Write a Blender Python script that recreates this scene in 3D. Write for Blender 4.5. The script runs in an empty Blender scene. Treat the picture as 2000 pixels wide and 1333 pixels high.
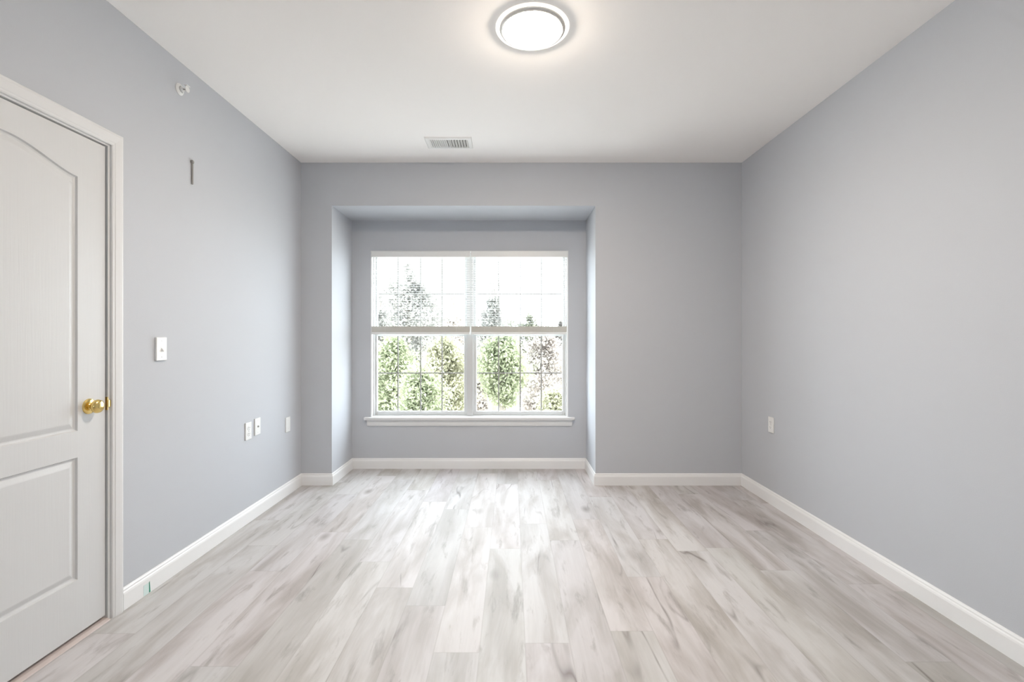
import bpy, bmesh, math, random
from mathutils import Vector, Matrix
from mathutils.geometry import tessellate_polygon

SC = bpy.context.scene
COL = SC.collection
PI = math.pi

# ------------------------------------------------------------------ camera
CAMZ = 1.216
F = 930.0                                   # focal length in pixels of the 2000 px wide frame
cd = bpy.data.cameras.new('camera')
cd.sensor_width = 36.0
cd.lens = F / 2000.0 * 36.0
cd.shift_x = 1.0 / 2000.0
cd.shift_y = -5.5 / 2000.0
cd.clip_start = 0.02
cd.clip_end = 400
cam = bpy.data.objects.new('camera', cd)
cam.location = (0, 0, CAMZ)
cam.rotation_euler = (PI / 2, 0, 0)
COL.objects.link(cam)
SC.camera = cam

# ------------------------------------------------------------------ world, exposure
SKY = 10.6
w = bpy.data.worlds.new('world'); SC.world = w
w.use_nodes = True
nt = w.node_tree
bg = nt.nodes['Background']
bg.inputs[0].default_value = (0.82, 0.915, 1.0, 1)
bg.inputs[1].default_value = SKY
vs = SC.view_settings
vs.view_transform = 'Standard'
vs.look = 'None'
vs.gamma = 1.0
vs.use_curve_mapping = False
vs.exposure = 0.10
try:
    SC.cycles.max_bounces = 14
    SC.cycles.diffuse_bounces = 9
    SC.cycles.glossy_bounces = 5
    SC.cycles.transparent_max_bounces = 24
    SC.cycles.sample_clamp_indirect = 8.0
    SC.cycles.use_denoising = True
except Exception:
    pass

sun = bpy.data.lights.new('sun', 'SUN'); sun.energy = 5.0; sun.angle = 0.02; sun.color = (1.0, 0.93, 0.82)
so_ = bpy.data.objects.new('sun', sun); COL.objects.link(so_)
so_.rotation_euler = Vector((-0.62, 0.10, -0.75)).to_track_quat('-Z', 'Y').to_euler()

def portal(name, loc, rot, sx, sy):
    l = bpy.data.lights.new(name, 'AREA'); l.shape = 'RECTANGLE'
    l.size = sx; l.size_y = sy; l.energy = 1.0
    l.cycles.is_portal = True
    o = bpy.data.objects.new(name, l); o.location = loc; o.rotation_euler = rot
    COL.objects.link(o); o['kind'] = 'helper'
    return o

# ------------------------------------------------------------------ room sizes (metres)
XL, XR = -1.742, 1.907
YB, YN = 3.94, 4.44                          # back wall, back of the window niche
YR = -2.30                                   # rear wall, behind the camera
H = 2.67
NX0, NX1, NZ = -1.487, 0.695, 2.313          # niche
WX0, WX1, WZ0, WZ1 = -1.313, 0.530, 0.458, 2.032   # window opening
DY0, DY1, DZ1 = 1.215, 2.055, 2.046          # clear door opening in the left wall

portal('window_portal', ((WX0+WX1)/2, YN+0.17, (WZ0+WZ1)/2), (PI/2, 0, 0), WX1-WX0, WZ1-WZ0)
RX0, RX1, RZ0, RZ1 = -0.35, 0.35, 1.15, 1.75
portal('rear_portal', ((RX0+RX1)/2, YR-0.07, (RZ0+RZ1)/2), (-PI/2, 0, 0), RX1-RX0, RZ1-RZ0)

# ------------------------------------------------------------------ materials
def mat(name, col, rough=0.5, metal=0.0, spec=0.5, emit=None, estr=0.0, trans=0.0, bump=None, coat=0.0):
    m = bpy.data.materials.new(name); m.use_nodes = True
    n = m.node_tree; b = n.nodes['Principled BSDF']
    b.inputs['Base Color'].default_value = (*col, 1)
    b.inputs['Roughness'].default_value = rough
    b.inputs['Metallic'].default_value = metal
    b.inputs['Specular IOR Level'].default_value = spec
    if coat: b.inputs['Coat Weight'].default_value = coat
    if emit:
        b.inputs['Emission Color'].default_value = (*emit, 1)
        b.inputs['Emission Strength'].default_value = estr
    if bump:
        sc, st, dist = bump
        tc = n.nodes.new('ShaderNodeTexCoord')
        no = n.nodes.new('ShaderNodeTexNoise'); no.inputs['Scale'].default_value = sc
        no.inputs['Detail'].default_value = 3
        bp = n.nodes.new('ShaderNodeBump'); bp.inputs['Strength'].default_value = st
        bp.inputs['Distance'].default_value = dist
        n.links.new(tc.outputs['Object'], no.inputs['Vector'])
        n.links.new(no.outputs['Fac'], bp.inputs['Height'])
        n.links.new(bp.outputs['Normal'], b.inputs['Normal'])
    return m

M = {}
M['wall'] = mat('grey_wall_paint', (0.523, 0.537, 0.568), 0.75, spec=0.3, bump=(260, 0.12, 0.002))
M['ceiling'] = mat('ceiling_paint', (0.945, 0.915, 0.89), 0.9, spec=0.2, bump=(220, 0.12, 0.002))
M['trim'] = mat('white_trim_paint', (0.72, 0.72, 0.72), 0.38, spec=0.5, bump=(60, 0.03, 0.002))
M['base'] = mat('baseboard_paint', (0.82, 0.82, 0.82), 0.35, spec=0.5, bump=(60, 0.03, 0.002))
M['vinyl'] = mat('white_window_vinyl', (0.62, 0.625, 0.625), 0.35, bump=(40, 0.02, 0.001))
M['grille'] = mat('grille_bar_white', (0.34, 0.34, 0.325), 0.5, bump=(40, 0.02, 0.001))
M['plastic'] = mat('white_plastic', (0.78, 0.78, 0.77), 0.35, bump=(80, 0.02, 0.001))
M['dark'] = mat('dark_slot', (0.05, 0.05, 0.05), 0.6, bump=(80, 0.02, 0.001))
M['duct'] = mat('duct_grey', (0.16, 0.155, 0.14), 0.7, bump=(80, 0.02, 0.001))  # dark tone for the shade inside the vent duct; also house panes
M['vent'] = mat('vent_enamel', (0.84, 0.83, 0.81), 0.45, bump=(80, 0.02, 0.001))
M['brass'] = mat('polished_brass', (0.83, 0.62, 0.24), 0.18, metal=1.0, bump=(30, 0.02, 0.001))
M['nickel'] = mat('brushed_nickel', (0.74, 0.72, 0.69), 0.5, metal=0.7, bump=(90, 0.05, 0.001))
M['steel'] = mat('grey_steel', (0.33, 0.32, 0.30), 0.45, metal=0.6, bump=(90, 0.05, 0.001))
M['diffuser'] = mat('lamp_diffuser', (0.9, 0.9, 0.88), 0.4, emit=(1.0, 0.88, 0.745), estr=225.0)
M['glowring'] = mat('lamp_pan_halo_glow', (0.9, 0.89, 0.86), 0.4, emit=(1.0, 0.95, 0.86), estr=0.9)  # weak emission stands in for the bright halo around the lamp
M['threshold'] = mat('threshold_vinyl', (0.56, 0.48, 0.45), 0.45, bump=(60, 0.05, 0.001))
M['tape'] = mat('mint_glow', (0.66, 0.78, 0.76), 0.5, bump=(90, 0.1, 0.001))
M['tape2'] = mat('green_tape', (0.03, 0.30, 0.20), 0.5, bump=(90, 0.1, 0.001))
M['cord'] = mat('blind_cord', (0.8, 0.8, 0.78), 0.7, bump=(200, 0.1, 0.001))
M['stack'] = mat('blind_slat_stack', (0.60, 0.585, 0.54), 0.5, bump=(200, 0.05, 0.001))
M['siding'] = mat('house_siding', (0.26, 0.26, 0.25), 0.8, bump=(8, 0.1, 0.01))
M['roof'] = mat('house_roof', (0.17, 0.16, 0.15), 0.9, bump=(12, 0.3, 0.02))
M['bark'] = mat('bark', (0.17, 0.145, 0.12), 0.9, bump=(14, 0.6, 0.02))

def door_mat():
    m = mat('moulded_door_paint', (0.635, 0.635, 0.635), 0.42)
    n = m.node_tree; b = n.nodes['Principled BSDF']
    tc = n.nodes.new('ShaderNodeTexCoord')
    mp = n.nodes.new('ShaderNodeMapping'); mp.inputs['Scale'].default_value = (1, 160, 5)
    no = n.nodes.new('ShaderNodeTexNoise'); no.inputs['Scale'].default_value = 1.0; no.inputs['Detail'].default_value = 4
    bp = n.nodes.new('ShaderNodeBump'); bp.inputs['Strength'].default_value = 0.25; bp.inputs['Distance'].default_value = 0.0012
    n.links.new(tc.outputs['Object'], mp.inputs['Vector']); n.links.new(mp.outputs['Vector'], no.inputs['Vector'])
    n.links.new(no.outputs['Fac'], bp.inputs['Height']); n.links.new(bp.outputs['Normal'], b.inputs['Normal'])
    return m
M['door'] = door_mat()

def slat_mat():
    m = bpy.data.materials.new('blind_slat'); m.use_nodes = True
    n = m.node_tree; n.nodes.clear()
    out = n.nodes.new('ShaderNodeOutputMaterial')
    d = n.nodes.new('ShaderNodeBsdfDiffuse'); d.inputs[0].default_value = (0.78, 0.78, 0.77, 1)
    t = n.nodes.new('ShaderNodeBsdfTranslucent'); t.inputs[0].default_value = (0.78, 0.78, 0.76, 1)
    mx = n.nodes.new('ShaderNodeMixShader'); mx.inputs[0].default_value = 0.15
    n.links.new(d.outputs[0], mx.inputs[1]); n.links.new(t.outputs[0], mx.inputs[2]); n.links.new(mx.outputs[0], out.inputs[0])
    return m
M['slat'] = slat_mat()

def glass_mat():
    m = bpy.data.materials.new('window_glass'); m.use_nodes = True
    n = m.node_tree; n.nodes.clear()
    out = n.nodes.new('ShaderNodeOutputMaterial')
    t = n.nodes.new('ShaderNodeBsdfTransparent'); t.inputs[0].default_value = (0.97, 0.985, 0.975, 1)
    g = n.nodes.new('ShaderNodeBsdfGlossy'); g.inputs['Roughness'].default_value = 0.02
    fr = n.nodes.new('ShaderNodeFresnel'); fr.inputs[0].default_value = 1.25
    mx = n.nodes.new('ShaderNodeMixShader')
    n.links.new(fr.outputs[0], mx.inputs[0]); n.links.new(t.outputs[0], mx.inputs[1]); n.links.new(g.outputs[0], mx.inputs[2])
    n.links.new(mx.outputs[0], out.inputs[0])
    return m
M['glass'] = glass_mat()

def leaf_mat(name, c1, c2, tr=0.35):
    m = bpy.data.materials.new(name); m.use_nodes = True
    n = m.node_tree; n.nodes.clear()
    out = n.nodes.new('ShaderNodeOutputMaterial')
    tc = n.nodes.new('ShaderNodeTexCoord')
    no = n.nodes.new('ShaderNodeTexNoise'); no.inputs['Scale'].default_value = 1.6; no.inputs['Detail'].default_value = 4
    rp = n.nodes.new('ShaderNodeValToRGB')
    rp.color_ramp.elements[0].position = 0.35; rp.color_ramp.elements[0].color = (*c1, 1)
    rp.color_ramp.elements[1].position = 0.65; rp.color_ramp.elements[1].color = (*c2, 1)
    d = n.nodes.new('ShaderNodeBsdfDiffuse'); t = n.nodes.new('ShaderNodeBsdfTranslucent')
    mx = n.nodes.new('ShaderNodeMixShader'); mx.inputs[0].default_value = tr
    n.links.new(tc.outputs['Object'], no.inputs['Vector']); n.links.new(no.outputs['Fac'], rp.inputs[0])
    n.links.new(rp.outputs[0], d.inputs[0]); n.links.new(rp.outputs[0], t.inputs[0])
    n.links.new(d.outputs[0], mx.inputs[1]); n.links.new(t.outputs[0], mx.inputs[2]); n.links.new(mx.outputs[0], out.inputs[0])
    return m
M['leaf_green'] = leaf_mat('leaf_green', (0.28, 0.305, 0.195), (0.345, 0.36, 0.245), 0.6)
M['leaf_yellow'] = leaf_mat('leaf_yellow', (0.345, 0.34, 0.235), (0.395, 0.38, 0.28), 0.6)
M['leaf_tan'] = leaf_mat('leaf_tan', (0.4, 0.355, 0.32), (0.44, 0.405, 0.365), 0.6)
M['leaf_grey'] = leaf_mat('leaf_grey', (0.26, 0.255, 0.23), (0.34, 0.33, 0.305), 0.6)

M['leaf_far'] = leaf_mat('leaf_far_green', (0.16, 0.165, 0.125), (0.19, 0.19, 0.15), 0.55)
M['leaf_far_tan'] = leaf_mat('leaf_far_tan', (0.175, 0.16, 0.145), (0.20, 0.185, 0.17), 0.55)

def ground_mat():
    m = mat('pale_bounce_ground', (0.3, 0.33, 0.22), 0.95)  # ground made pale as an added reflector, bouncing light onto the ceiling
    n = m.node_tree; b = n.nodes['Principled BSDF']
    tc = n.nodes.new('ShaderNodeTexCoord')
    no = n.nodes.new('ShaderNodeTexNoise'); no.inputs['Scale'].default_value = 0.5; no.inputs['Detail'].default_value = 6
    rp = n.nodes.new('ShaderNodeValToRGB')
    rp.color_ramp.elements[0].position = 0.4; rp.color_ramp.elements[0].color = (0.60, 0.575, 0.53, 1)
    rp.color_ramp.elements[1].position = 0.6; rp.color_ramp.elements[1].color = (0.70, 0.67, 0.62, 1)
    n.links.new(tc.outputs['Object'], no.inputs['Vector']); n.links.new(no.outputs['Fac'], rp.inputs[0])
    n.links.new(rp.outputs[0], b.inputs['Base Color'])
    return m
M['bounce_ground'] = ground_mat()

def floor_mat():
    m = bpy.data.materials.new('rustic_grey_plank'); m.use_nodes = True
    n = m.node_tree; N = n.nodes; L = n.links
    b = N['Principled BSDF']
    def math_(op, a=None, c=None, d=None):
        x = N.new('ShaderNodeMath'); x.operation = op
        for i, v in enumerate((a, c, d)):
            if v is None: continue
            if isinstance(v, (int, float)): x.inputs[i].default_value = v
            else: L.new(v, x.inputs[i])
        return x.outputs[0]
    def comb(x, y, z):
        c = N.new('ShaderNodeCombineXYZ')
        for i, v in enumerate((x, y, z)):
            if isinstance(v, (int, float)): c.inputs[i].default_value = v
            else: L.new(v, c.inputs[i])
        return c.outputs[0]
    def noise(vec, scale, detail=4, rough=0.55, dist=0.0):
        x = N.new('ShaderNodeTexNoise'); x.inputs['Scale'].default_value = scale
        x.inputs['Detail'].default_value = detail; x.inputs['Roughness'].default_value = rough
        x.inputs['Distortion'].default_value = dist
        L.new(vec, x.inputs['Vector']); return x.outputs['Fac']
    def ramp(f, stops):
        r = N.new('ShaderNodeValToRGB'); e = r.color_ramp.elements
        while len(e) < len(stops): e.new(0.5)
        for k, (p, c) in enumerate(stops):
            e[k].position = p; e[k].color = (*c, 1) if len(c) == 3 else c
        L.new(f, r.inputs[0]); return r.outputs[0]
    def mix(f, a, c, mode='MIX'):
        x = N.new('ShaderNodeMix'); x.data_type = 'RGBA'; x.blend_type = mode
        if isinstance(f, (int, float)): x.inputs[0].default_value = f
        else: L.new(f, x.inputs[0])
        for i, v in ((6, a), (7, c)):
            if isinstance(v, tuple): x.inputs[i].default_value = (*v, 1)
            else: L.new(v, x.inputs[i])
        return x.outputs[2]
    tc = N.new('ShaderNodeTexCoord'); sp = N.new('ShaderNodeSeparateXYZ'); L.new(tc.outputs['Object'], sp.inputs[0])
    X, Y = sp.outputs[0], sp.outputs[1]
    W, LEN = 0.178, 1.22
    u = math_('DIVIDE', math_('ADD', X, 0.124), W)
    row = math_('FLOOR', u); fu = math_('SUBTRACT', u, row)
    wn = N.new('ShaderNodeTexWhiteNoise'); wn.noise_dimensions = '1D'; L.new(row, wn.inputs['W'])
    v = math_('ADD', math_('DIVIDE', Y, LEN), math_('MULTIPLY', wn.outputs['Value'], 3.0))
    cell = math_('FLOOR', v); fv = math_('SUBTRACT', v, cell)
    wn2 = N.new('ShaderNodeTexWhiteNoise'); wn2.noise_dimensions = '2D'; L.new(comb(row, cell, 0), wn2.inputs['Vector'])
    rnd = wn2.outputs['Value']; rc = wn2.outputs['Color']
    off = math_('MULTIPLY', rnd, 37.0)
    # broad tone of the plank and soft cloudy bands running with the grain
    base = ramp(rnd, [(0.0, (0.45, 0.43, 0.415)), (0.25, (0.53, 0.505, 0.50)), (0.5, (0.54, 0.53, 0.52)), (0.75, (0.555, 0.53, 0.525)), (1.0, (0.565, 0.555, 0.55))])
    cl = noise(comb(math_('MULTIPLY', X, 8.0), math_('MULTIPLY', Y, 1.7), off), 1.0, 4, 0.55, 0.5)
    c1 = mix(ramp(cl, [(0.34, (0.9, 0.9, 0.9)), (0.58, (0, 0, 0))]), base, (0.36, 0.33, 0.305))
    hl = noise(comb(math_('MULTIPLY', X, 7.0), math_('MULTIPLY', Y, 1.1), math_('ADD', off, 11.0)), 1.0, 3, 0.5, 0.3)
    c2 = mix(ramp(hl, [(0.50, (0, 0, 0)), (0.75, (0.5, 0.5, 0.5))]), c1, (0.62, 0.61, 0.60))
    # fine grain
    fg = noise(comb(math_('MULTIPLY', X, 95.0), math_('MULTIPLY', Y, 3.2), off), 1.0, 5, 0.65, 0.2)
    c3 = mix(0.35, c2, ramp(fg, [(0.25, (0.42, 0.42, 0.42)), (0.5, (0.5, 0.5, 0.5)), (0.75, (0.58, 0.58, 0.58))]), 'OVERLAY')
    # smoky streaks
    sk = noise(comb(math_('MULTIPLY', X, 19.0), math_('MULTIPLY', Y, 3.4), math_('ADD', off, 5.0)), 1.0, 5, 0.62, 0.35)
    c4 = mix(ramp(sk, [(0.28, (0.6, 0.6, 0.6)), (0.43, (0, 0, 0))]), c3, (0.21, 0.185, 0.165))
    # dark cracks: the narrow zero line of a stretched noise, broken up by another
    cr = noise(comb(math_('MULTIPLY', X, 5.0), math_('MULTIPLY', Y, 0.75), math_('ADD', off, 21.0)), 1.0, 2, 0.35, 0.1)
    ab = math_('ABSOLUTE', math_('SUBTRACT', cr, 0.5))
    brk = noise(comb(math_('MULTIPLY', X, 3.0), math_('MULTIPLY', Y, 2.2), math_('ADD', off, 31.0)), 1.0, 2)
    crk = math_('MULTIPLY', ramp(ab, [(0.0, (0.85, 0.85, 0.85)), (0.011, (0, 0, 0))]), ramp(brk, [(0.54, (0, 0, 0)), (0.66, (1, 1, 1))]))
    c5 = mix(crk, c4, (0.15, 0.125, 0.11))
    # knots
    vo = N.new('ShaderNodeTexVoronoi'); vo.inputs['Scale'].default_value = 1.0
    L.new(comb(math_('MULTIPLY', X, 3.2), math_('MULTIPLY', Y, 1.5), off), vo.inputs['Vector'])
    c6 = mix(ramp(vo.outputs['Distance'], [(0.02, (0.8, 0.8, 0.8)), (0.13, (0, 0, 0))]), c5, (0.22, 0.19, 0.17))
    # seams
    e1 = math_('MINIMUM', fu, math_('SUBTRACT', 1.0, fu)); e1 = math_('MULTIPLY', e1, W)
    e2 = math_('MINIMUM', fv, math_('SUBTRACT', 1.0, fv)); e2 = math_('MULTIPLY', e2, LEN)
    ed = math_('MINIMUM', e1, e2)
    seam = ramp(ed, [(0.0, (0.28, 0.28, 0.28)), (0.0018, (0, 0, 0))])
    c7 = mix(seam, c6, (0.24, 0.22, 0.20))
    tint = mix(0.03, c7, rc, 'SOFT_LIGHT')
    L.new(tint, b.inputs['Base Color'])
    b.inputs['Specular IOR Level'].default_value = 0.85
    rr = N.new('ShaderNodeMapRange'); rr.inputs['To Min'].default_value = 0.52; rr.inputs['To Max'].default_value = 0.60
    L.new(fg, rr.inputs['Value']); L.new(rr.outputs[0], b.inputs['Roughness'])
    bp = N.new('ShaderNodeBump'); bp.inputs['Strength'].default_value = 0.18; bp.inputs['Distance'].default_value = 0.002
    hh = math_('SUBTRACT', math_('MULTIPLY', fg, 0.5), math_('MULTIPLY', seam, 0.8))
    L.new(hh, bp.inputs['Height']); L.new(bp.outputs['Normal'], b.inputs['Normal'])
    return m
M['floor'] = floor_mat()

# ------------------------------------------------------------------ mesh helpers
def obj(name, bm, m, parent=None, loc=None, smooth=False):
    me = bpy.data.meshes.new(name)
    bm.normal_update()
    bm.to_mesh(me); bm.free()
    ms = m if isinstance(m, (list, tuple)) else [m]
    for x in ms: me.materials.append(x)
    if smooth:
        for p in me.polygons: p.use_smooth = True
        try: me.set_sharp_from_angle(angle=math.radians(40))
        except Exception: pass
    o = bpy.data.objects.new(name, me); COL.objects.link(o)
    if parent is not None: o.parent = parent
    if loc is not None: o.location = loc
    return o

def empty(name, loc=(0, 0, 0), rot=(0, 0, 0)):
    o = bpy.data.objects.new(name, None); COL.objects.link(o)
    o.location = loc; o.rotation_euler = rot; o.empty_display_size = 0.05
    return o

def tag(o, label, cat, group=None, kind=None):
    o['label'] = label; o['category'] = cat
    if group: o['group'] = group
    if kind: o['kind'] = kind
    return o

def struct(o, label=None):
    o['kind'] = 'structure'
    if label: o['label'] = label
    return o

def box(bm, x0, x1, y0, y1, z0, z1, bev=0.0, seg=2, mi=0):
    r = bmesh.ops.create_cube(bm, size=1.0)
    vs_ = r['verts']
    for v in vs_:
        v.co = Vector(((x0+x1)/2 + v.co.x*(x1-x0), (y0+y1)/2 + v.co.y*(y1-y0), (z0+z1)/2 + v.co.z*(z1-z0)))
    fs = set(f for v in vs_ for f in v.link_faces)
    for f in fs: f.material_index = mi
    if bev > 0:
        es = list(set(e for v in vs_ for e in v.link_edges))
        bmesh.ops.bevel(bm, geom=es, offset=bev, segments=seg, affect='EDGES', profile=0.5)
    return bm

def B(*a, **k):
    bm = bmesh.new(); box(bm, *a, **k); return bm

def lathe(bm, prof, n=48, mtx=None, mi=0):
    """prof: list of (radius, height); axis +Z, then mtx"""
    mtx = mtx or Matrix.Identity(4)
    rings = []
    for r, h in prof:
        if r < 1e-6: rings.append([bm.verts.new(mtx @ Vector((0, 0, h)))])
        else: rings.append([bm.verts.new(mtx @ Vector((r*math.cos(2*PI*k/n), r*math.sin(2*PI*k/n), h))) for k in range(n)])
    for a, c in zip(rings, rings[1:]):
        for k in range(n):
            k2 = (k+1) % n
            if len(a) == 1 and len(c) == 1: continue
            if len(a) == 1: f = bm.faces.new((a[0], c[k], c[k2]))
            elif len(c) == 1: f = bm.faces.new((a[k], c[0], a[k2]))
            else: f = bm.faces.new((a[k], c[k], c[k2], a[k2]))
            f.material_index = mi
    bmesh.ops.recalc_face_normals(bm, faces=bm.faces)
    return bm

def extrude_profile(bm, prof, p0, p1, nrm, m0=None, m1=None):
    """moulding: prof = [(out, up)] closed polygon; runs from p0 to p1 along the wall, nrm points into the room.
    m0 / m1 shift the ends by out*m (mitres)."""
    p0, p1, nrm = Vector(p0), Vector(p1), Vector(nrm)
    d = (p1-p0).normalized(); m0 = m0 or 0.0; m1 = m1 or 0.0
    a = [bm.verts.new(p0 + nrm*o + Vector((0, 0, u)) + d*(m0*o)) for o, u in prof]
    c = [bm.verts.new(p1 + nrm*o + Vector((0, 0, u)) + d*(m1*o)) for o, u in prof]
    n = len(prof)
    for k in range(n):
        bm.faces.new((a[k], a[(k+1) % n], c[(k+1) % n], c[k]))
    bm.faces.new(a[::-1]); bm.faces.new(c)
    bmesh.ops.recalc_face_normals(bm, faces=bm.faces)
    return bm

def tube(bm, pts, rads, n=7):
    rings = []
    for i, p in enumerate(pts):
        p = Vector(p)
        d = (Vector(pts[min(i+1, len(pts)-1)]) - Vector(pts[max(i-1, 0)])).normalized()
        a = d.orthogonal().normalized(); b_ = d.cross(a)
        rings.append([bm.verts.new(p + (a*math.cos(2*PI*k/n) + b_*math.sin(2*PI*k/n))*rads[i]) for k in range(n)])
    for r0, r1 in zip(rings, rings[1:]):
        for k in range(n): bm.faces.new((r0[k], r0[(k+1) % n], r1[(k+1) % n], r1[k]))
    bm.faces.new(rings[0][::-1]); bm.faces.new(rings[-1])
    return bm

# ------------------------------------------------------------------ room shell
struct(obj('floor', B(XL-0.12, XR+0.12, YR-0.12, YN+0.15, -0.12, 0.0), M['floor']), 'rustic grey wood-look plank floor')
struct(obj('ceiling', B(XL-0.12, XR+0.12, YR-0.12, YB+0.02, H, H+0.2), M['ceiling']), 'smooth off-white ceiling')
bm = bmesh.new()
box(bm, XL-0.12, XL, YR, DY0-0.02, 0, H); box(bm, XL-0.12, XL, DY1+0.02, YB+0.01, 0, H); box(bm, XL-0.12, XL, DY0-0.02, DY1+0.02, DZ1+0.02, H)
hb = bmesh.new()                             # unseen hall box, added to block sky light under the door
box(hb, XL-1.12, XL-1.0, 0.6, 2.6, -0.1, H); box(hb, XL-1.0, XL-0.12, 0.6, 0.7, -0.1, H); box(hb, XL-1.0, XL-0.12, 2.5, 2.6, -0.1, H)
box(hb, XL-1.0, XL-0.12, 0.7, 2.5, -0.1, 0.0); box(hb, XL-1.0, XL-0.12, 0.7, 2.5, 2.4, 2.5)
struct(obj('wall_hall_light_block', hb, M['wall']), 'unseen hall walls added behind the door to block sky light')
struct(obj('wall_left', bm, M['wall']), 'pale grey painted left wall with the door')
struct(obj('wall_right', B(XR, XR+0.12, YR, YB+0.01, 0, H), M['wall']), 'pale grey painted right wall')
# back wall: two piers and a header whose inner faces are the sides and top of the window niche
def wall_prism(bm, pts, z0, z1):
    a = [bm.verts.new((x, y, z0)) for x, y in pts]; c = [bm.verts.new((x, y, z1)) for x, y in pts]
    n = len(pts)
    for k in range(n): bm.faces.new((a[k], a[(k+1) % n], c[(k+1) % n], c[k]))
    bm.faces.new(a[::-1]); bm.faces.new(c)
bm = bmesh.new()
box(bm, XL-0.12, NX0, YB, YN+0.15, 0, NZ); box(bm, NX1, XR+0.12, YB, YN+0.15, 0, NZ)
box(bm, XL-0.12, XR+0.12, YB, YN+0.15, NZ, H+0.2)
bmesh.ops.remove_doubles(bm, verts=bm.verts, dist=1e-5)
o = struct(obj('wall_back', bm, M['wall']), 'grey painted back wall around the window niche')
bm = bmesh.new()
box(bm, NX0, WX0, YN, YN+0.15, 0, NZ); box(bm, WX1, NX1, YN, YN+0.15, 0, NZ)
box(bm, WX0, WX1, YN, YN+0.15, 0, WZ0); box(bm, WX0, WX1, YN, YN+0.15, WZ1, NZ)
struct(obj('wall_niche', bm, M['wall']), 'grey painted wall at the back of the niche around the window')
# rear wall behind the camera with a small opening added to let in fill light
bm = bmesh.new()
box(bm, XL-0.12, RX0, YR-0.12, YR, 0, H); box(bm, RX1, XR+0.12, YR-0.12, YR, 0, H)
box(bm, RX0, RX1, YR-0.12, YR, 0, RZ0); box(bm, RX0, RX1, YR-0.12, YR, RZ1, H)
struct(obj('wall_rear', bm, M['wall']), 'grey painted rear wall with a small unseen opening added for fill light')

# ------------------------------------------------------------------ baseboards
BP = [(0, 0), (0.014, 0), (0.014, 0.070), (0.012, 0.078), (0.0085, 0.083), (0.0085, 0.089), (0.005, 0.095), (0, 0.097)]
def baseboard(name, p0, p1, nrm, m0=0, m1=0, label=None):
    bm = bmesh.new(); extrude_profile(bm, BP, p0, p1, nrm, m0, m1)
    return struct(obj(name, bm, M['base']), label)
CW, CT = 0.057, 0.018                          # casing width and thickness
CY1 = DY1 + 0.010 + CW                         # outer edge of the right-hand casing
CY0 = DY0 - 0.010 - CW
baseboard('baseboard_left', (XL, CY1, 0), (XL, YB, 0), (1, 0, 0), 0, -1, 'white baseboard along the left wall')
baseboard('baseboard_left_rear', (XL, YR, 0), (XL, CY0, 0), (1, 0, 0), 0, 0, 'white baseboard behind the door')
baseboard('baseboard_right', (XR, YR, 0), (XR, YB, 0), (-1, 0, 0), 0, -1, 'white baseboard along the right wall')
baseboard('baseboard_back_left', (XL, YB, 0), (NX0, YB, 0), (0, -1, 0), 1, 1, 'short white baseboard left of the niche')
baseboard('baseboard_back_right', (NX1, YB, 0), (XR, YB, 0), (0, -1, 0), -1, -1, 'white baseboard right of the niche')
baseboard('baseboard_niche_left', (NX0, YB, 0), (NX0, YN, 0), (1, 0, 0), -1, -1, 'white baseboard on the left side of the niche')
baseboard('baseboard_niche_right', (NX1, YB, 0), (NX1, YN, 0), (-1, 0, 0), -1, -1, 'white baseboard on the right side of the niche')
baseboard('baseboard_niche_back', (NX0, YN, 0), (NX1, YN, 0), (0, -1, 0), 1, -1, 'white baseboard under the window')

# ------------------------------------------------------------------ door in the left wall
door = struct(empty('door_1', (XL, (DY0+DY1)/2, 0)), 'white two-panel arch-top interior door with brass knob')
OX, OY = XL, (DY0+DY1)/2
def dloc(o): o.location = (-OX, -OY, 0); return o
def D(name, bm, m, smooth=False, parent=None):
    o = obj(name, bm, m, door, smooth=smooth); o.location = (-OX, -OY, 0); return o

LY0, LY1, LZ0, LZ1 = DY0+0.004, DY1-0.007, 0.024, DZ1-0.006
XF = XL - 0.006                                # face of the leaf
def arch_panel(yc, hw, z0, zs, rise, n=36):
    """closed outline (y,z), counter-clockwise: straight sides, camel-back arched top"""
    pts = [(yc-hw, z0), (yc+hw, z0), (yc+hw, zs)]
    for k in range(1, n):
        t = k/n; y = yc + hw - 2*hw*t
        s = (1-math.cos(2*PI*t))/2 if rise else 0
        s = s**0.8
        pts.append((y, zs + rise*s))
    pts.append((yc-hw, zs))
    return pts
def inset(pts, d):
    n = len(pts); out = []
    for k in range(n):
        p, a, c = Vector(pts[k]), Vector(pts[k-1]), Vector(pts[(k+1) % n])
        e1, e2 = (p-a).normalized(), (c-p).normalized()
        n1, n2 = Vector((-e1.y, e1.x)), Vector((-e2.y, e2.x))
        m_ = (n1+n2); l = m_.length; m_ = m_/l
        out.append(tuple(p + m_*(d/max(0.3, m_.dot(n1)))))
    return out
PYC, PHW = (LY0+LY1)/2, 0.285
panels = [arch_panel(PYC, PHW, 0.842, 1.868, 0.066), arch_panel(PYC, PHW, 0.243, 0.735, 0.0, n=2)]
bm = bmesh.new()
outer = [(LY0, LZ0), (LY1, LZ0), (LY1, LZ1), (LY0, LZ1)]
polys = [[Vector((y, z, 0)) for y, z in outer]] + [[Vector((y, z, 0)) for y, z in p] for p in panels]
flat = [v for p in polys for v in p]
vv = [bm.verts.new((XF, v.x, v.y)) for v in flat]
for t in tessellate_polygon(polys):
    try: bm.faces.new([vv[i] for i in t])
    except ValueError: pass
def loop_idx(i0, n): return vv[i0:i0+n]
i0 = 4
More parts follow.
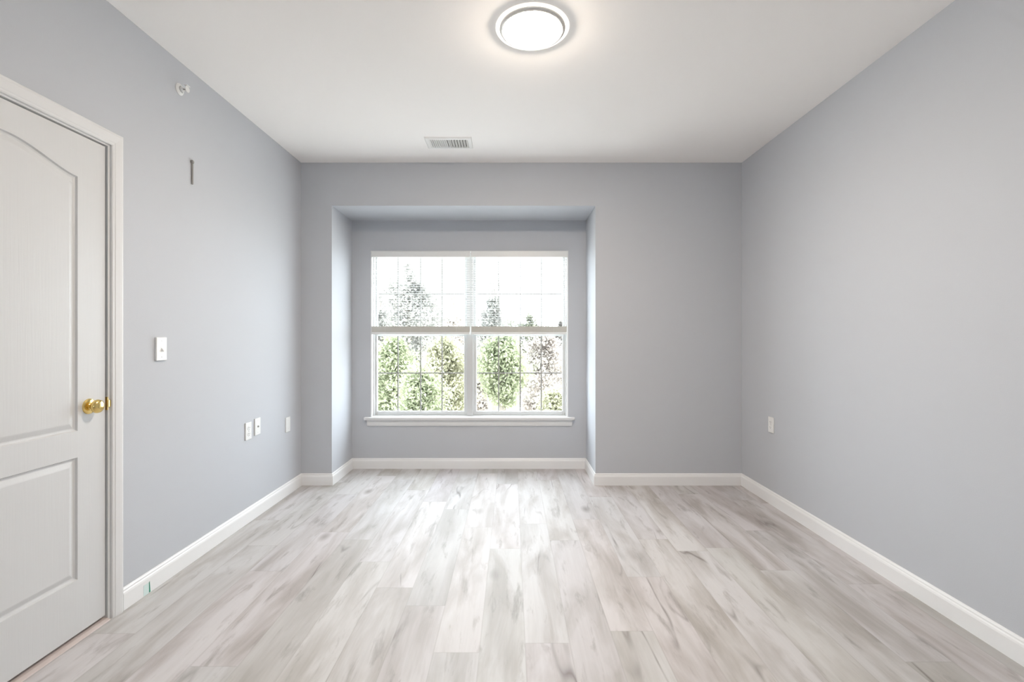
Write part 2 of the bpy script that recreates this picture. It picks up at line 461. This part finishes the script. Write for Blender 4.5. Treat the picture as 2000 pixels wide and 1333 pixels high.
for p in panels:
    prev = loop_idx(i0, len(p)); i0 += len(p)
    for d, dep in ((0.0035, 0.0075), (0.009, 0.0095), (0.013, 0.0095), (0.030, 0.0025), (0.034, 0.0015)):
        q = inset(p, d)
        cur = [bm.verts.new((XF-dep, y, z)) for y, z in q]
        n = len(p)
        for k in range(n): bm.faces.new((prev[k], prev[(k+1) % n], cur[(k+1) % n], cur[k]))
        prev = cur
    bm.faces.new(prev)
# edges and back of the leaf
bk = [bm.verts.new((XF-0.035, y, z)) for y, z in outer]
for k in range(4): bm.faces.new((vv[k], bk[k], bk[(k+1) % 4], vv[(k+1) % 4]))
bm.faces.new(bk)
bmesh.ops.recalc_face_normals(bm, faces=bm.faces)
leaf = D('door_leaf', bm, M['door'])
# jamb with stop
bm = bmesh.new()
box(bm, XL-0.12, XL, DY1, DY1+0.02, 0, DZ1+0.02); box(bm, XL-0.12, XL, DY0-0.02, DY0, 0, DZ1+0.02); box(bm, XL-0.12, XL, DY0, DY1, DZ1, DZ1+0.02)
box(bm, XL-0.075, XL-0.043, DY1-0.012, DY1, 0, DZ1); box(bm, XL-0.075, XL-0.043, DY0, DY0+0.012, 0, DZ1); box(bm, XL-0.075, XL-0.043, DY0+0.012, DY1-0.012, DZ1-0.012, DZ1)
D('jamb', bm, M['trim'])
# casing: mitred colonial profile swept around the opening
CP = [(0.0, 0.0), (0.0, 0.009), (0.004, 0.012), (0.010, 0.012), (0.014, 0.0145), (0.034, 0.017), (0.044, 0.018), (0.050, 0.015), (0.0535, 0.015), (CW, 0.012), (CW, 0.0)]
bm = bmesh.new()
ya, yb, zt = DY0-0.010, DY1+0.010, DZ1+0.008
path = [((ya, 0.0), (-1, 0)), ((ya, zt), (-1, 1)), ((yb, zt), (1, 1)), ((yb, 0.0), (1, 0))]
loops = [[bm.verts.new((XL+t, y+dy*wd, z+dz*wd)) for wd, t in CP] for (y, z), (dy, dz) in path]
for a, c in zip(loops, loops[1:]):
    for k in range(len(CP)-1): bm.faces.new((a[k], a[k+1], c[k+1], c[k]))
bm.faces.new(loops[0]); bm.faces.new(loops[-1][::-1])
bmesh.ops.recalc_face_normals(bm, faces=bm.faces)
D('casing', bm, M['trim'])
# threshold
bm = bmesh.new()
extrude_profile(bm, [(-0.10, 0), (0.012, 0), (0.010, 0.004), (-0.002, 0.009), (-0.03, 0.010), (-0.10, 0.010)], (XL, DY0, 0), (XL, DY1, 0), (1, 0, 0))
t = D('threshold', bm, M['threshold']); t['label'] = 'pinkish brown threshold strip'
# knob and latch
KY, KZ = LY1-0.078, 0.934
knob = bmesh.new()
mk = Matrix.Translation((XF, KY, KZ)) @ Matrix.Rotation(PI/2, 4, 'Y')
lathe(knob, [(0.0, 0.050), (0.012, 0.0495), (0.021, 0.047), (0.0265, 0.042), (0.0285, 0.035), (0.026, 0.028), (0.019, 0.023), (0.012, 0.020), (0.010, 0.015), (0.011, 0.010), (0.014, 0.008)], 40, mk)
ko = D('knob', knob, M['brass'], True); ko['label'] = 'polished brass door knob'
rose = bmesh.new()
lathe(rose, [(0.012, 0.008), (0.016, 0.0085), (0.026, 0.006), (0.031, 0.003), (0.032, 0.0), (0.0, 0.0)], 40, mk)
ro = obj('rose', rose, M['brass'], ko, smooth=True)
sk = bmesh.new()
box(sk, XL-0.030, XL+0.0015, DY1-0.002, DY1+0.0005, KZ-0.028, KZ+0.028, 0.0008)
box(sk, XL+0.0005, XL+0.0045, DY1-0.002, DY1+0.010, KZ-0.015, KZ+0.015, 0.001)
so = D('strike_plate', sk, M['brass']); so['label'] = 'brass strike plate'
lt = bmesh.new(); box(lt, XF-0.026, XF-0.008, LY1-0.001, LY1+0.006, KZ-0.009, KZ+0.009, 0.002)
D('latch', lt, M['brass'])

# ------------------------------------------------------------------ window in the niche
win = struct(empty('window_1', ((WX0+WX1)/2, YN, WZ0)), 'white twin double-hung window with grilles')
WO = Vector(win.location)
def Wp(name, bm, m, parent=None, smooth=False):
    o = obj(name, bm, m, parent or win, smooth=smooth)
    if parent is None: o.location = -WO
    return o
GY = YN + 0.085                                # lower glass plane
GU = YN + 0.112                                # upper glass plane
# outer frame
bm = bmesh.new()
fy0, fy1 = YN+0.045, YN+0.14
box(bm, WX0, WX0+0.022, fy0, fy1, WZ0, WZ1, 0.002, 1); box(bm, WX1-0.022, WX1, fy0, fy1, WZ0, WZ1, 0.002, 1)
box(bm, WX0+0.022, WX1-0.022, fy0, fy1, WZ1-0.03, WZ1, 0.002, 1); box(bm, WX0+0.022, WX1-0.022, fy0, fy1, WZ0, WZ0+0.030, 0.002, 1)
MX = (-0.449-0.332)/2
box(bm, MX-0.030, MX+0.030, fy0-0.004, fy1, WZ0+0.03, WZ1-0.03, 0.003, 2)
Wp('window_frame', bm, M['vinyl'])
# returns of the opening, painted white
bm = bmesh.new()
box(bm, WX0, WX0+0.010, YN-0.002, fy0, WZ0+0.02, WZ1); box(bm, WX1-0.010, WX1, YN-0.002, fy0, WZ0+0.02, WZ1); box(bm, WX0+0.01, WX1-0.01, YN-0.002, fy0, WZ1-0.010, WZ1)
Wp('jamb_return', bm, M['trim'])
halves = [(WX0+0.022, MX-0.030, (-1.273, -0.449), (-1.078, -0.863, -0.659)), (MX+0.030, WX1-0.022, (-0.332, 0.483), (-0.122, 0.083, 0.283))]
def sash(x0, x1, g0, g1, z0, zg0, zg1, z1, yc, vb, hb, lab):
    s = bmesh.new(); t = 0.016
    box(s, x0, g0, yc-t, yc+t, z0, z1, 0.003, 2); box(s, g1, x1, yc-t, yc+t, z0, z1, 0.003, 2)
    box(s, g0, g1, yc-t, yc+t, z0, zg0, 0.003, 2); box(s, g0, g1, yc-t, yc+t, zg1, z1, 0.003, 2)
    so_ = Wp('sash', s, M['vinyl'])
    g = bmesh.new()
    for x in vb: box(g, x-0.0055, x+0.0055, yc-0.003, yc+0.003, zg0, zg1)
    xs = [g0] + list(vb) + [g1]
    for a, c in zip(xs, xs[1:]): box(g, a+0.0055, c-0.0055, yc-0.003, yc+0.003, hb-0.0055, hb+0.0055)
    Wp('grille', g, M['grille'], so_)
    p = bmesh.new(); 
    vs4 = [p.verts.new(v) for v in ((g0, yc+0.007, zg0), (g1, yc+0.007, zg0), (g1, yc+0.007, zg1), (g0, yc+0.007, zg1))]
    p.faces.new(vs4)
    Wp('pane', p, M['glass'], so_)
for x0, x1, (g0, g1), vb in halves:
    sash(x0, x1, g0, g1, WZ0+0.030, 0.524, 1.236, 1.290, GY, vb, 0.884, 'lower')
    vbu = [v*GU/GY for v in vb]
    sash(x0, x1, g0-0.004, g1+0.004, 1.250, 1.300, 1.985, WZ1-0.030, GU, vbu, 1.640, 'upper')
# stool and apron
bm = bmesh.new()
box(bm, -1.368, 0.588, YN-0.038, YN, WZ0-0.003, WZ0+0.024, 0.006, 3)
box(bm, WX0, WX1, YN-0.001, fy0+0.002, WZ0-0.0, WZ0+0.024)
Wp('window_sill', bm, M['trim'])
bm = bmesh.new()
extrude_profile(bm, [(0, -0.058), (0.010, -0.056), (0.013, -0.046), (0.014, -0.020), (0.018, -0.010), (0.018, 0), (0, 0)], (-1.345, YN, WZ0-0.003), (0.565, YN, WZ0-0.003), (0, -1, 0))
Wp('apron', bm, M['trim'])

# ------------------------------------------------------------------ two mini blinds, lowered half way, slats open
def blind(x0, x1, name_label):
    root = empty('window_blind', ((x0+x1)/2, YN+0.004, WZ1-0.01))
    tag(root, name_label, 'blind', 'mini blinds on the window')
    hx = (x1-x0)/2
    b_ = bmesh.new(); box(b_, -hx, hx, -0.026, 0.0, -0.052, 0.0, 0.002, 2)
    obj('headrail', b_, M['plastic'], root)
    s = bmesh.new(); z = -0.068; zend = 1.340 - root.location.z
    while z > zend:
        pr = [(-0.0205, 0.0), (-0.0165, 0.0008), (-0.0125, 0.0011), (-0.0085, 0.0008), (-0.0045, 0.0)]
        a = [s.verts.new((-hx+0.003, y, z+u)) for y, u in pr]; c = [s.verts.new((hx-0.003, y, z+u)) for y, u in pr]
        for k in range(4): s.faces.new((a[k], c[k], c[k+1], a[k+1]))
        z -= 0.0215
    obj('slats', s, M['slat'], root)
    b_ = bmesh.new(); zz = 1.326 - root.location.z; k = 0
    while k < 17:
        box(b_, -hx+0.003, hx-0.003, -0.0255+0.0004*(k % 3), -0.0005, zz-0.0031, zz-0.0003); zz -= 0.0031; k += 1
    obj('slat_stack', b_, M['stack'], root)['label'] = 'beige bundle of gathered slats'
    b_ = bmesh.new(); box(b_, -hx+0.003, hx-0.003, -0.026, 0.0, zz-0.022, zz-0.0005, 0.004, 2)
    obj('bottom_rail', b_, M['plastic'], root)
    for f in (-0.72, 0.0, 0.72):
        b_ = bmesh.new()
        tube(b_, [(f*hx, -0.0258, -0.05), (f*hx, -0.0258, zz)], [0.0006, 0.0006], 5)
        tube(b_, [(f*hx, 0.0006, -0.05), (f*hx, 0.0006, zz)], [0.0006, 0.0006], 5)
        obj('ladder_cord', b_, M['cord'], root)
    return root
BMX = (919-999)/210.5
blind(WX0+0.012, BMX-0.004, 'white mini blind half lowered over the left half of the window')
blind(BMX+0.004, WX1-0.012, 'white mini blind half lowered over the right half of the window')

# ------------------------------------------------------------------ ceiling light
cl = empty('ceiling_light', (0.098, 2.231, H))
tag(cl, 'round flush white disc light glowing on the ceiling', 'ceiling light')
b_ = bmesh.new(); lathe(b_, [(0.0, 0.0), (0.170, 0.0), (0.172, -0.0015), (0.170, -0.003), (0.154, -0.004), (0.0, -0.004)], 72)
obj('pan', b_, M['glowring'], cl, smooth=True)
b_ = bmesh.new(); lathe(b_, [(0.153, -0.003), (0.1535, -0.007), (0.150, -0.013), (0.144, -0.0163), (0.139, -0.0163), (0.137, -0.003)], 72)
obj('rim', b_, M['nickel'], cl, smooth=True)['label'] = 'brushed nickel ring'
b_ = bmesh.new(); pr = []
for k in range(13):
    t_ = 1-k/12; pr.append((0.1365*t_, -0.0165-0.028*(1-t_*t_)))
lathe(b_, [(0.1365, -0.006)] + pr[:-1] + [(0.0, -0.0445)], 72)
obj('diffuser', b_, M['diffuser'], cl, smooth=True)['label'] = 'lit white diffuser'

# ------------------------------------------------------------------ ceiling vent
vx, vy = -0.462, 3.535
vt = empty('ceiling_vent', (vx, vy, H))
tag(vt, 'white two-way ceiling vent register near the back wall', 'vent')
b_ = bmesh.new(); hx, hy, bw = 0.172, 0.098, 0.030
P0 = [(-hx, -hy), (hx, -hy), (hx, hy), (-hx, hy)]
lo = []
for d, z in ((0, 0.0), (0, -0.003), (0.006, -0.009), (bw-0.003, -0.011), (bw, -0.009), (bw, -0.0015)):
    lo.append([b_.verts.new((x-math.copysign(d, x), y-math.copysign(d, y), z)) for x, y in P0])
for a, c in zip(lo, lo[1:]):
    for k in range(4): b_.faces.new((a[k], a[(k+1) % 4], c[(k+1) % 4], c[k]))
bmesh.ops.recalc_face_normals(b_, faces=b_.faces)
obj('frame', b_, M['vent'], vt)
obj('duct_shade_plate', B(-hx+bw-0.002, hx-bw+0.002, -hy+bw-0.002, hy-bw+0.002, -0.0025, -0.0008), M['duct'], vt)  # dark plate stands in for the shade inside the duct
def louvres(xs, ang):
    b_ = bmesh.new()
    for x in xs:
        c, s_ = math.cos(ang), math.sin(ang); L2, T = 0.0085, 0.0006
        q = []
        for u, v_ in ((-L2, -T), (L2, -T), (L2, T), (-L2, T)):
            q.append((x + u*c - v_*s_, -0.0085 + u*s_ + v_*c))
        a = [b_.verts.new((px, -hy+bw, pz)) for px, pz in q]; d = [b_.verts.new((px, hy-bw, pz)) for px, pz in q]
        for k in range(4): b_.faces.new((a[k], a[(k+1) % 4], d[(k+1) % 4], d[k]))
        b_.faces.new(a[::-1]); b_.faces.new(d)
    bmesh.ops.recalc_face_normals(b_, faces=b_.faces)
    return b_
n = 9
obj('louvre_bank', louvres([-hx+bw+0.006+k*0.0148 for k in range(n)], math.radians(-28)), M['vent'], vt)
obj('louvre_bank', louvres([0.012+k*0.0205 for k in range(7)], math.radians(52)), M['vent'], vt)
obj('divider', B(-0.004, 0.002, -hy+bw, hy-bw, -0.012, -0.003), M['vent'], vt)

# ------------------------------------------------------------------ sprinkler head on the left wall
sp = empty('sprinkler_head', (XL, 2.497, 2.522), (0, PI/2, 0))     # local +Z points into the room
tag(sp, 'small white sidewall sprinkler head high on the left wall', 'sprinkler')
b_ = bmesh.new(); lathe(b_, [(0.0, 0.0), (0.030, 0.0), (0.030, 0.003), (0.025, 0.008), (0.017, 0.011), (0.015, 0.006), (0.0, 0.006)], 36)
obj('escutcheon', b_, M['plastic'], sp, smooth=True)
b_ = bmesh.new(); lathe(b_, [(0.0, 0.006), (0.011, 0.006), (0.011, 0.012), (0.014, 0.014), (0.014, 0.018), (0.007, 0.021), (0.0, 0.021)], 24)
obj('body', b_, M['plastic'], sp, smooth=True)
b_ = bmesh.new()
for s_ in (-1, 1): tube(b_, [(0, s_*0.011, 0.017), (0, s_*0.014, 0.027), (0, s_*0.009, 0.037), (0, 0.0, 0.042)], [0.0025]*4, 8)
obj('yoke', b_, M['plastic'], sp, smooth=True)
b_ = bmesh.new(); lathe(b_, [(0.0, 0.041), (0.016, 0.041), (0.017, 0.0425), (0.016, 0.044), (0.0, 0.044)], 24)
box(b_, -0.019, -0.016, -0.013, 0.013, 0.033, 0.050, 0.0005, 1)
obj('deflector', b_, M['plastic'], sp)
b_ = bmesh.new(); lathe(b_, [(0.0, 0.021), (0.003, 0.021), (0.0035, 0.03), (0.003, 0.041), (0.0, 0.041)], 12)
obj('bulb', b_, M['steel'], sp, smooth=True)

# ------------------------------------------------------------------ thin bracket on the left wall
br = empty('wall_bracket', (XL, 2.592, 2.118))
tag(br, 'thin upright grey metal bracket on the left wall below the sprinkler', 'bracket')
obj('strip', B(0.0, 0.008, -0.0045, 0.0045, -0.064, 0.058, 0.001, 1), M['steel'], br)
b_ = bmesh.new(); lathe(b_, [(0.0, 0.0), (0.011, 0.0), (0.011, 0.006), (0.007, 0.011), (0.0, 0.012)], 20, Matrix.Translation((0, 0, 0.058)) @ Matrix.Rotation(PI/2, 4, 'Y'))
obj('head', b_, M['steel'], br, smooth=True)

# ------------------------------------------------------------------ plates on the walls
def plate_bm(hw=0.035, hh=0.0575, t=0.0075):
    b_ = bmesh.new(); box(b_, 0.0, t, -hw, hw, -hh, hh, 0.003, 3); return b_
def screw(b_, y, z, x=0.0075):
    lathe(b_, [(0.0, 0.0012), (0.0022, 0.001), (0.003, 0.0)], 12, Matrix.Translation((x, y, z)) @ Matrix.Rotation(PI/2, 4, 'Y'))
def switch(x, y, z, lab):
    r = empty('light_switch', (x, y, z)); tag(r, lab, 'switch')
    obj('wall_plate', plate_bm(t=0.011), M['plastic'], r)
    obj('slot', B(0.0105, 0.0115, -0.0055, 0.0055, -0.013, 0.013), M['plastic'], r)
    b_ = bmesh.new()
    q = [(0.011, -0.008), (0.021, -0.0145), (0.0225, -0.0105), (0.011, 0.006)]
    a = [b_.verts.new((px, -0.004, pz)) for px, pz in q]; c = [b_.verts.new((px, 0.004, pz)) for px, pz in q]
    for k in range(4): b_.faces.new((a[k], a[(k+1) % 4], c[(k+1) % 4], c[k]))
    b_.faces.new(a[::-1]); b_.faces.new(c); bmesh.ops.recalc_face_normals(b_, faces=b_.faces)
    obj('toggle', b_, M['plastic'], r)
    for zz in (-0.040, 0.040):
        b_ = bmesh.new(); screw(b_, 0, zz, 0.011); obj('screw', b_, M['plastic'], r)
    return r
def outlet(x, y, z, lab, rz=0.0):
    r = empty('wall_outlet', (x, y, z), (0, 0, rz)); tag(r, lab, 'outlet')
    obj('wall_plate', plate_bm(), M['plastic'], r)
    for s_ in (-1, 1):
        b_ = bmesh.new(); zc = s_*0.0195
        lathe(b_, [(0.0, 0.0022), (0.0155, 0.0022), (0.017, 0.0012), (0.0172, 0.0)], 28, Matrix.Translation((0.0075, 0, zc)) @ Matrix.Rotation(PI/2, 4, 'Y') @ Matrix.Diagonal((0.82, 1, 1, 1)))
        rec = obj('receptacle', b_, M['plastic'], r)
        b_ = bmesh.new()
        for yy in (-0.0062, 0.0062): box(b_, 0.0095, 0.0101, yy-0.0011, yy+0.0011, zc-0.001, zc+0.0075)
        lathe(b_, [(0.0, 0.0004), (0.0024, 0.0004), (0.0024, 0.0)], 12, Matrix.Translation((0.0096, 0, zc-0.0075)) @ Matrix.Rotation(PI/2, 4, 'Y'))
        obj('slots', b_, M['dark'], rec)
    b_ = bmesh.new(); screw(b_, 0, 0); obj('screw', b_, M['steel'], r)
    return r
def jack(x, y, z, lab):
    r = empty('cable_jack', (x, y, z)); tag(r, lab, 'wall jack')
    obj('wall_plate', plate_bm(), M['plastic'], r)
    b_ = bmesh.new(); lathe(b_, [(0.0, 0.007), (0.0035, 0.007), (0.0048, 0.0065), (0.0048, 0.0015), (0.007, 0.0015), (0.007, 0.0)], 12, Matrix.Translation((0.0075, 0, 0)) @ Matrix.Rotation(PI/2, 4, 'Y'))
    obj('connector', b_, M['steel'], r)
    for zz in (-0.040, 0.040):
        b_ = bmesh.new(); screw(b_, 0, zz); obj('screw', b_, M['plastic'], r)
    return r
def blank(x, y, z, lab):
    r = empty('blank_plate', (x, y, z)); tag(r, lab, 'wall plate')
    obj('wall_plate', plate_bm(), M['plastic'], r)
    for zz in (-0.030, 0.030):
        b_ = bmesh.new(); screw(b_, 0, zz); obj('screw', b_, M['plastic'], r)
    return r
switch(XL, 2.358, 1.163, 'white toggle light switch on the left wall beside the door')
outlet(XL, 3.145, 0.602, 'white duplex power outlet low on the left wall, nearest the door of its row')
jack(XL, 3.258, 0.612, 'white cable jack plate with a small round port right of the duplex outlet')
blank(XL, 3.700, 0.545, 'blank white wall plate low on the left wall nearest the back corner')
outlet(XR, 3.490, 0.580, 'single white power outlet low on the right wall', PI)

# ------------------------------------------------------------------ scrap of green tape on the left baseboard
tp = empty('tape_scrap', (XL+0.0142, 2.262, 0.0))
tag(tp, 'scrap of green tape stuck to the left baseboard near the door', 'tape')
obj('tape_glow', B(0.0, 0.0006, -0.026, 0.010, 0.002, 0.052), M['tape'], tp)['label'] = 'pale mint glow painted beside the green strip'  # thin sheet coloured as the pale glow beside the green strip
b_ = bmesh.new()
a = [b_.verts.new(v) for v in ((0.0007, 0.008, 0.003), (0.0007, 0.015, 0.004), (0.0007, 0.010, 0.056), (0.0007, 0.007, 0.050))]
c = [b_.verts.new(v.co + Vector((0.0012, 0, 0))) for v in a]
for k in range(4): b_.faces.new((a[k], a[(k+1) % 4], c[(k+1) % 4], c[k]))
b_.faces.new(a[::-1]); b_.faces.new(c); bmesh.ops.recalc_face_normals(b_, faces=b_.faces)
obj('tape_edge', b_, M['tape2'], tp)['label'] = 'dark green edge'

# ------------------------------------------------------------------ outside
GZ = -3.2
bm = bmesh.new()
random.seed(3)
nx, ny = 40, 30
gv = [[bm.verts.new((-60+120*i/nx, 5.2+85*j/ny, GZ + 0.25*math.sin(i*0.7)*math.cos(j*0.5) + max(0, j-12)*0.16)) for i in range(nx+1)] for j in range(ny+1)]
for j in range(ny):
    for i in range(nx): bm.faces.new((gv[j][i], gv[j][i+1], gv[j+1][i+1], gv[j+1][i]))
struct(obj('ground', bm, M['bounce_ground'], smooth=True), 'ground rising beyond the window, made pale to bounce light indoors')

def at(px, py, Y):
    return ((px-999)*Y/F, CAMZ - (py-661)*Y/F)

def tree(px, ptop, Y, wpx, pbot, mkey, nleaf, seed, lab, sz=0.13, shape='round', dens=1.0, kind='leafy_tree'):
    rnd = random.Random(seed)
    cx, zt = at(px, ptop, Y); _, zb = at(px, pbot, Y); rx = wpx*Y/F/2
    gz = GZ + (0.0 if Y < 40 else 0.5)
    root = empty(kind, (cx, Y, gz)); tag(root, lab, 'tree', 'trees outside the window')
    zt -= gz; zb -= gz; hc = (zt-zb)/2; zc = (zt+zb)/2
    # trunk and branches
    b_ = bmesh.new()
    top = zc + hc*0.75
    tube(b_, [(0, 0, -0.3), (0.04, 0, zb*0.6), (-0.05, 0.05, zc), (0.03, 0, top)], [0.13, 0.10, 0.06, 0.012], 8)
    clusters = []
    nb = 22 if shape != 'shrub' else 16
    for k in range(nb):
        f = (k+0.5)/nb; z0 = zb + (top-zb)*0.9*f
        a = k*2.4 + rnd.uniform(-.4, .4)
        if shape == 'cone': r = rx*(1.05-f)
        elif shape == 'shrub': r = rx*math.sqrt(max(0.1, 1-(f*1.0)**2))
        else: r = rx*math.sqrt(max(0.12, 1-(2*f-1)**2))
        r *= rnd.uniform(0.55, 1.0)
        e = Vector((math.cos(a)*r, math.sin(a)*r*0.8, min(zt, z0 + r*0.45)))
        s = Vector((0, 0, max(0.1, z0-r*0.1)))
        m_ = s.lerp(e, 0.5) + Vector((0, 0, -0.06*r))
        tube(b_, [s, m_, e], [0.030, 0.018, 0.006], 5)
        clusters += [(m_, r*0.30+0.12), (e, r*0.30+0.14), (s.lerp(e, 0.8) + Vector((rnd.uniform(-.3, .3), rnd.uniform(-.3, .3), rnd.uniform(-.2, .3)))*r, r*0.28+0.10)]
    clusters.append((Vector((0, 0, zt-0.25)), 0.25))
    clusters.append((Vector((0.03, 0, top)), 0.22))
    obj('trunk', b_, M['bark'], root, smooth=True)
    # leaves: small folded blades in clusters round the branch ends
    b_ = bmesh.new()
    for _ in range(nleaf):
        c, cr = clusters[rnd.randrange(len(clusters))]
        d = Vector((rnd.gauss(0, 1), rnd.gauss(0, 1), rnd.gauss(0, 0.8))) * cr * 0.55 * dens
        p = c + d
        if p.z > zt: p.z = zt - rnd.random()*0.2
        s = sz*rnd.uniform(0.6, 1.25)
        rot = Matrix.Rotation(rnd.uniform(0, 2*PI), 3, 'Z') @ Matrix.Rotation(rnd.uniform(-1.2, 1.2), 3, 'X') @ Matrix.Rotation(rnd.uniform(-1.0, 1.0), 3, 'Y')
        q = [Vector((0, 0, 0)), Vector((s*.28, s*.35, s*.06)), Vector((0, s, 0)), Vector((-s*.28, s*.35, s*.06))]
        v4 = [b_.verts.new(p + rot @ x) for x in q]
        b_.faces.new((v4[0], v4[1], v4[2])); b_.faces.new((v4[0], v4[2], v4[3]))
    obj('foliage', b_, M[mkey], root)
    return root

tree(800, 512, 20.0, 165, 760, 'leaf_grey', 9500, 1, 'tallest sparse grey-green tree left of the window mullion', 0.18, 'round', 1.25)
tree(964, 536, 17.0, 125, 760, 'leaf_grey', 7000, 2, 'slim sparse grey-green tree just right of the window mullion', 0.13, 'cone', 1.2, kind='slim_tree')
tree(742, 560, 15.0, 80, 800, 'leaf_grey', 5200, 3, 'sparse grey-green tree at the left edge of the window', 0.12, 'round', 1.15)
tree(885, 572, 25.5, 130, 800, 'leaf_tan', 5200, 4, 'pale tan tall tree left of the mullion, behind the yellow-green one', 0.19, 'round', 1.15)
tree(766, 642, 11.0, 112, 840, 'leaf_green', 12000, 5, 'light green tree filling the lower left panes', 0.095)
tree(868, 645, 12.8, 110, 840, 'leaf_yellow', 11000, 6, 'yellow-green tree just left of the mullion in the lower panes', 0.105)
tree(820, 700, 8.8, 90, 870, 'leaf_green', 9000, 7, 'low light green tree in the centre of the lower left panes', 0.075)
tree(982, 638, 11.5, 100, 790, 'leaf_green', 9500, 8, 'bright green tree right of the mullion in the lower panes', 0.095)
tree(1062, 630, 14.0, 105, 830, 'leaf_tan', 9500, 9, 'pale tan tree in the middle of the lower right panes', 0.11)
tree(1122, 640, 17.5, 85, 820, 'leaf_tan', 7500, 10, 'pale tan tree cut by the right edge of the window', 0.13)
tree(1035, 614, 29.0, 130, 760, 'leaf_far', 8000, 11, 'pale yellow-green far tree behind the tan tree on the right', 0.22)
tree(932, 652, 20.3, 100, 800, 'leaf_tan', 8000, 12, 'pale tan far tree behind the window mullion', 0.17)
tree(700, 640, 26.0, 110, 800, 'leaf_far', 4800, 13, 'pale yellow-green far tree behind the left window edge', 0.2)
tree(1085, 752, 10.0, 74, 850, 'leaf_yellow', 3600, 14, 'low yellow-green shrub in the lower right corner of the window', 0.08, 'shrub')

tree(775, 622, 35.0, 150, 790, 'leaf_far', 9000, 21, 'far pale yellow-green tree showing between the lower left panes', 0.42)
tree(878, 628, 46.0, 120, 790, 'leaf_far_tan', 9000, 22, 'far pale tan tree behind the yellow-green one left of the mullion', 0.46)
tree(975, 624, 39.5, 100, 790, 'leaf_far', 9000, 23, 'far pale yellow-green tree behind the bright green one', 0.42)
tree(1098, 628, 44.0, 120, 790, 'leaf_far_tan', 9000, 24, 'far pale tan tree at the right end of the tree line', 0.46)

# pale house beyond the trees, low in the right half of the window
hs = empty('house', (1.9, 31.0, GZ))
tag(hs, 'pale house with grey gable roof beyond the trees, low in the right panes', 'house')
obj('wall', B(-2.4, 3.4, 0, 3.6, -0.3, 2.1), M['siding'], hs)
b_ = bmesh.new()
a = [b_.verts.new(v) for v in ((-2.7, -0.4, 2.1), (3.7, -0.4, 2.1), (3.7, 4.0, 2.1), (-2.7, 4.0, 2.1), (-2.7, 1.8, 3.1), (3.7, 1.8, 3.1))]
for f in ((0, 1, 5, 4), (2, 3, 4, 5), (0, 4, 3), (1, 2, 5), (0, 3, 2, 1)): b_.faces.new([a[i] for i in f])
bmesh.ops.recalc_face_normals(b_, faces=b_.faces)
obj('roof', b_, M['roof'], hs)
for x in (-1.4, 0.3, 2.0):
    wf = obj('window', B(x-0.4, x+0.4, -0.05, 0.02, 0.7, 1.7), M['trim'], hs)
    obj('pane', B(x-0.33, x+0.33, -0.07, -0.051, 0.77, 1.63), M['duct'], wf)
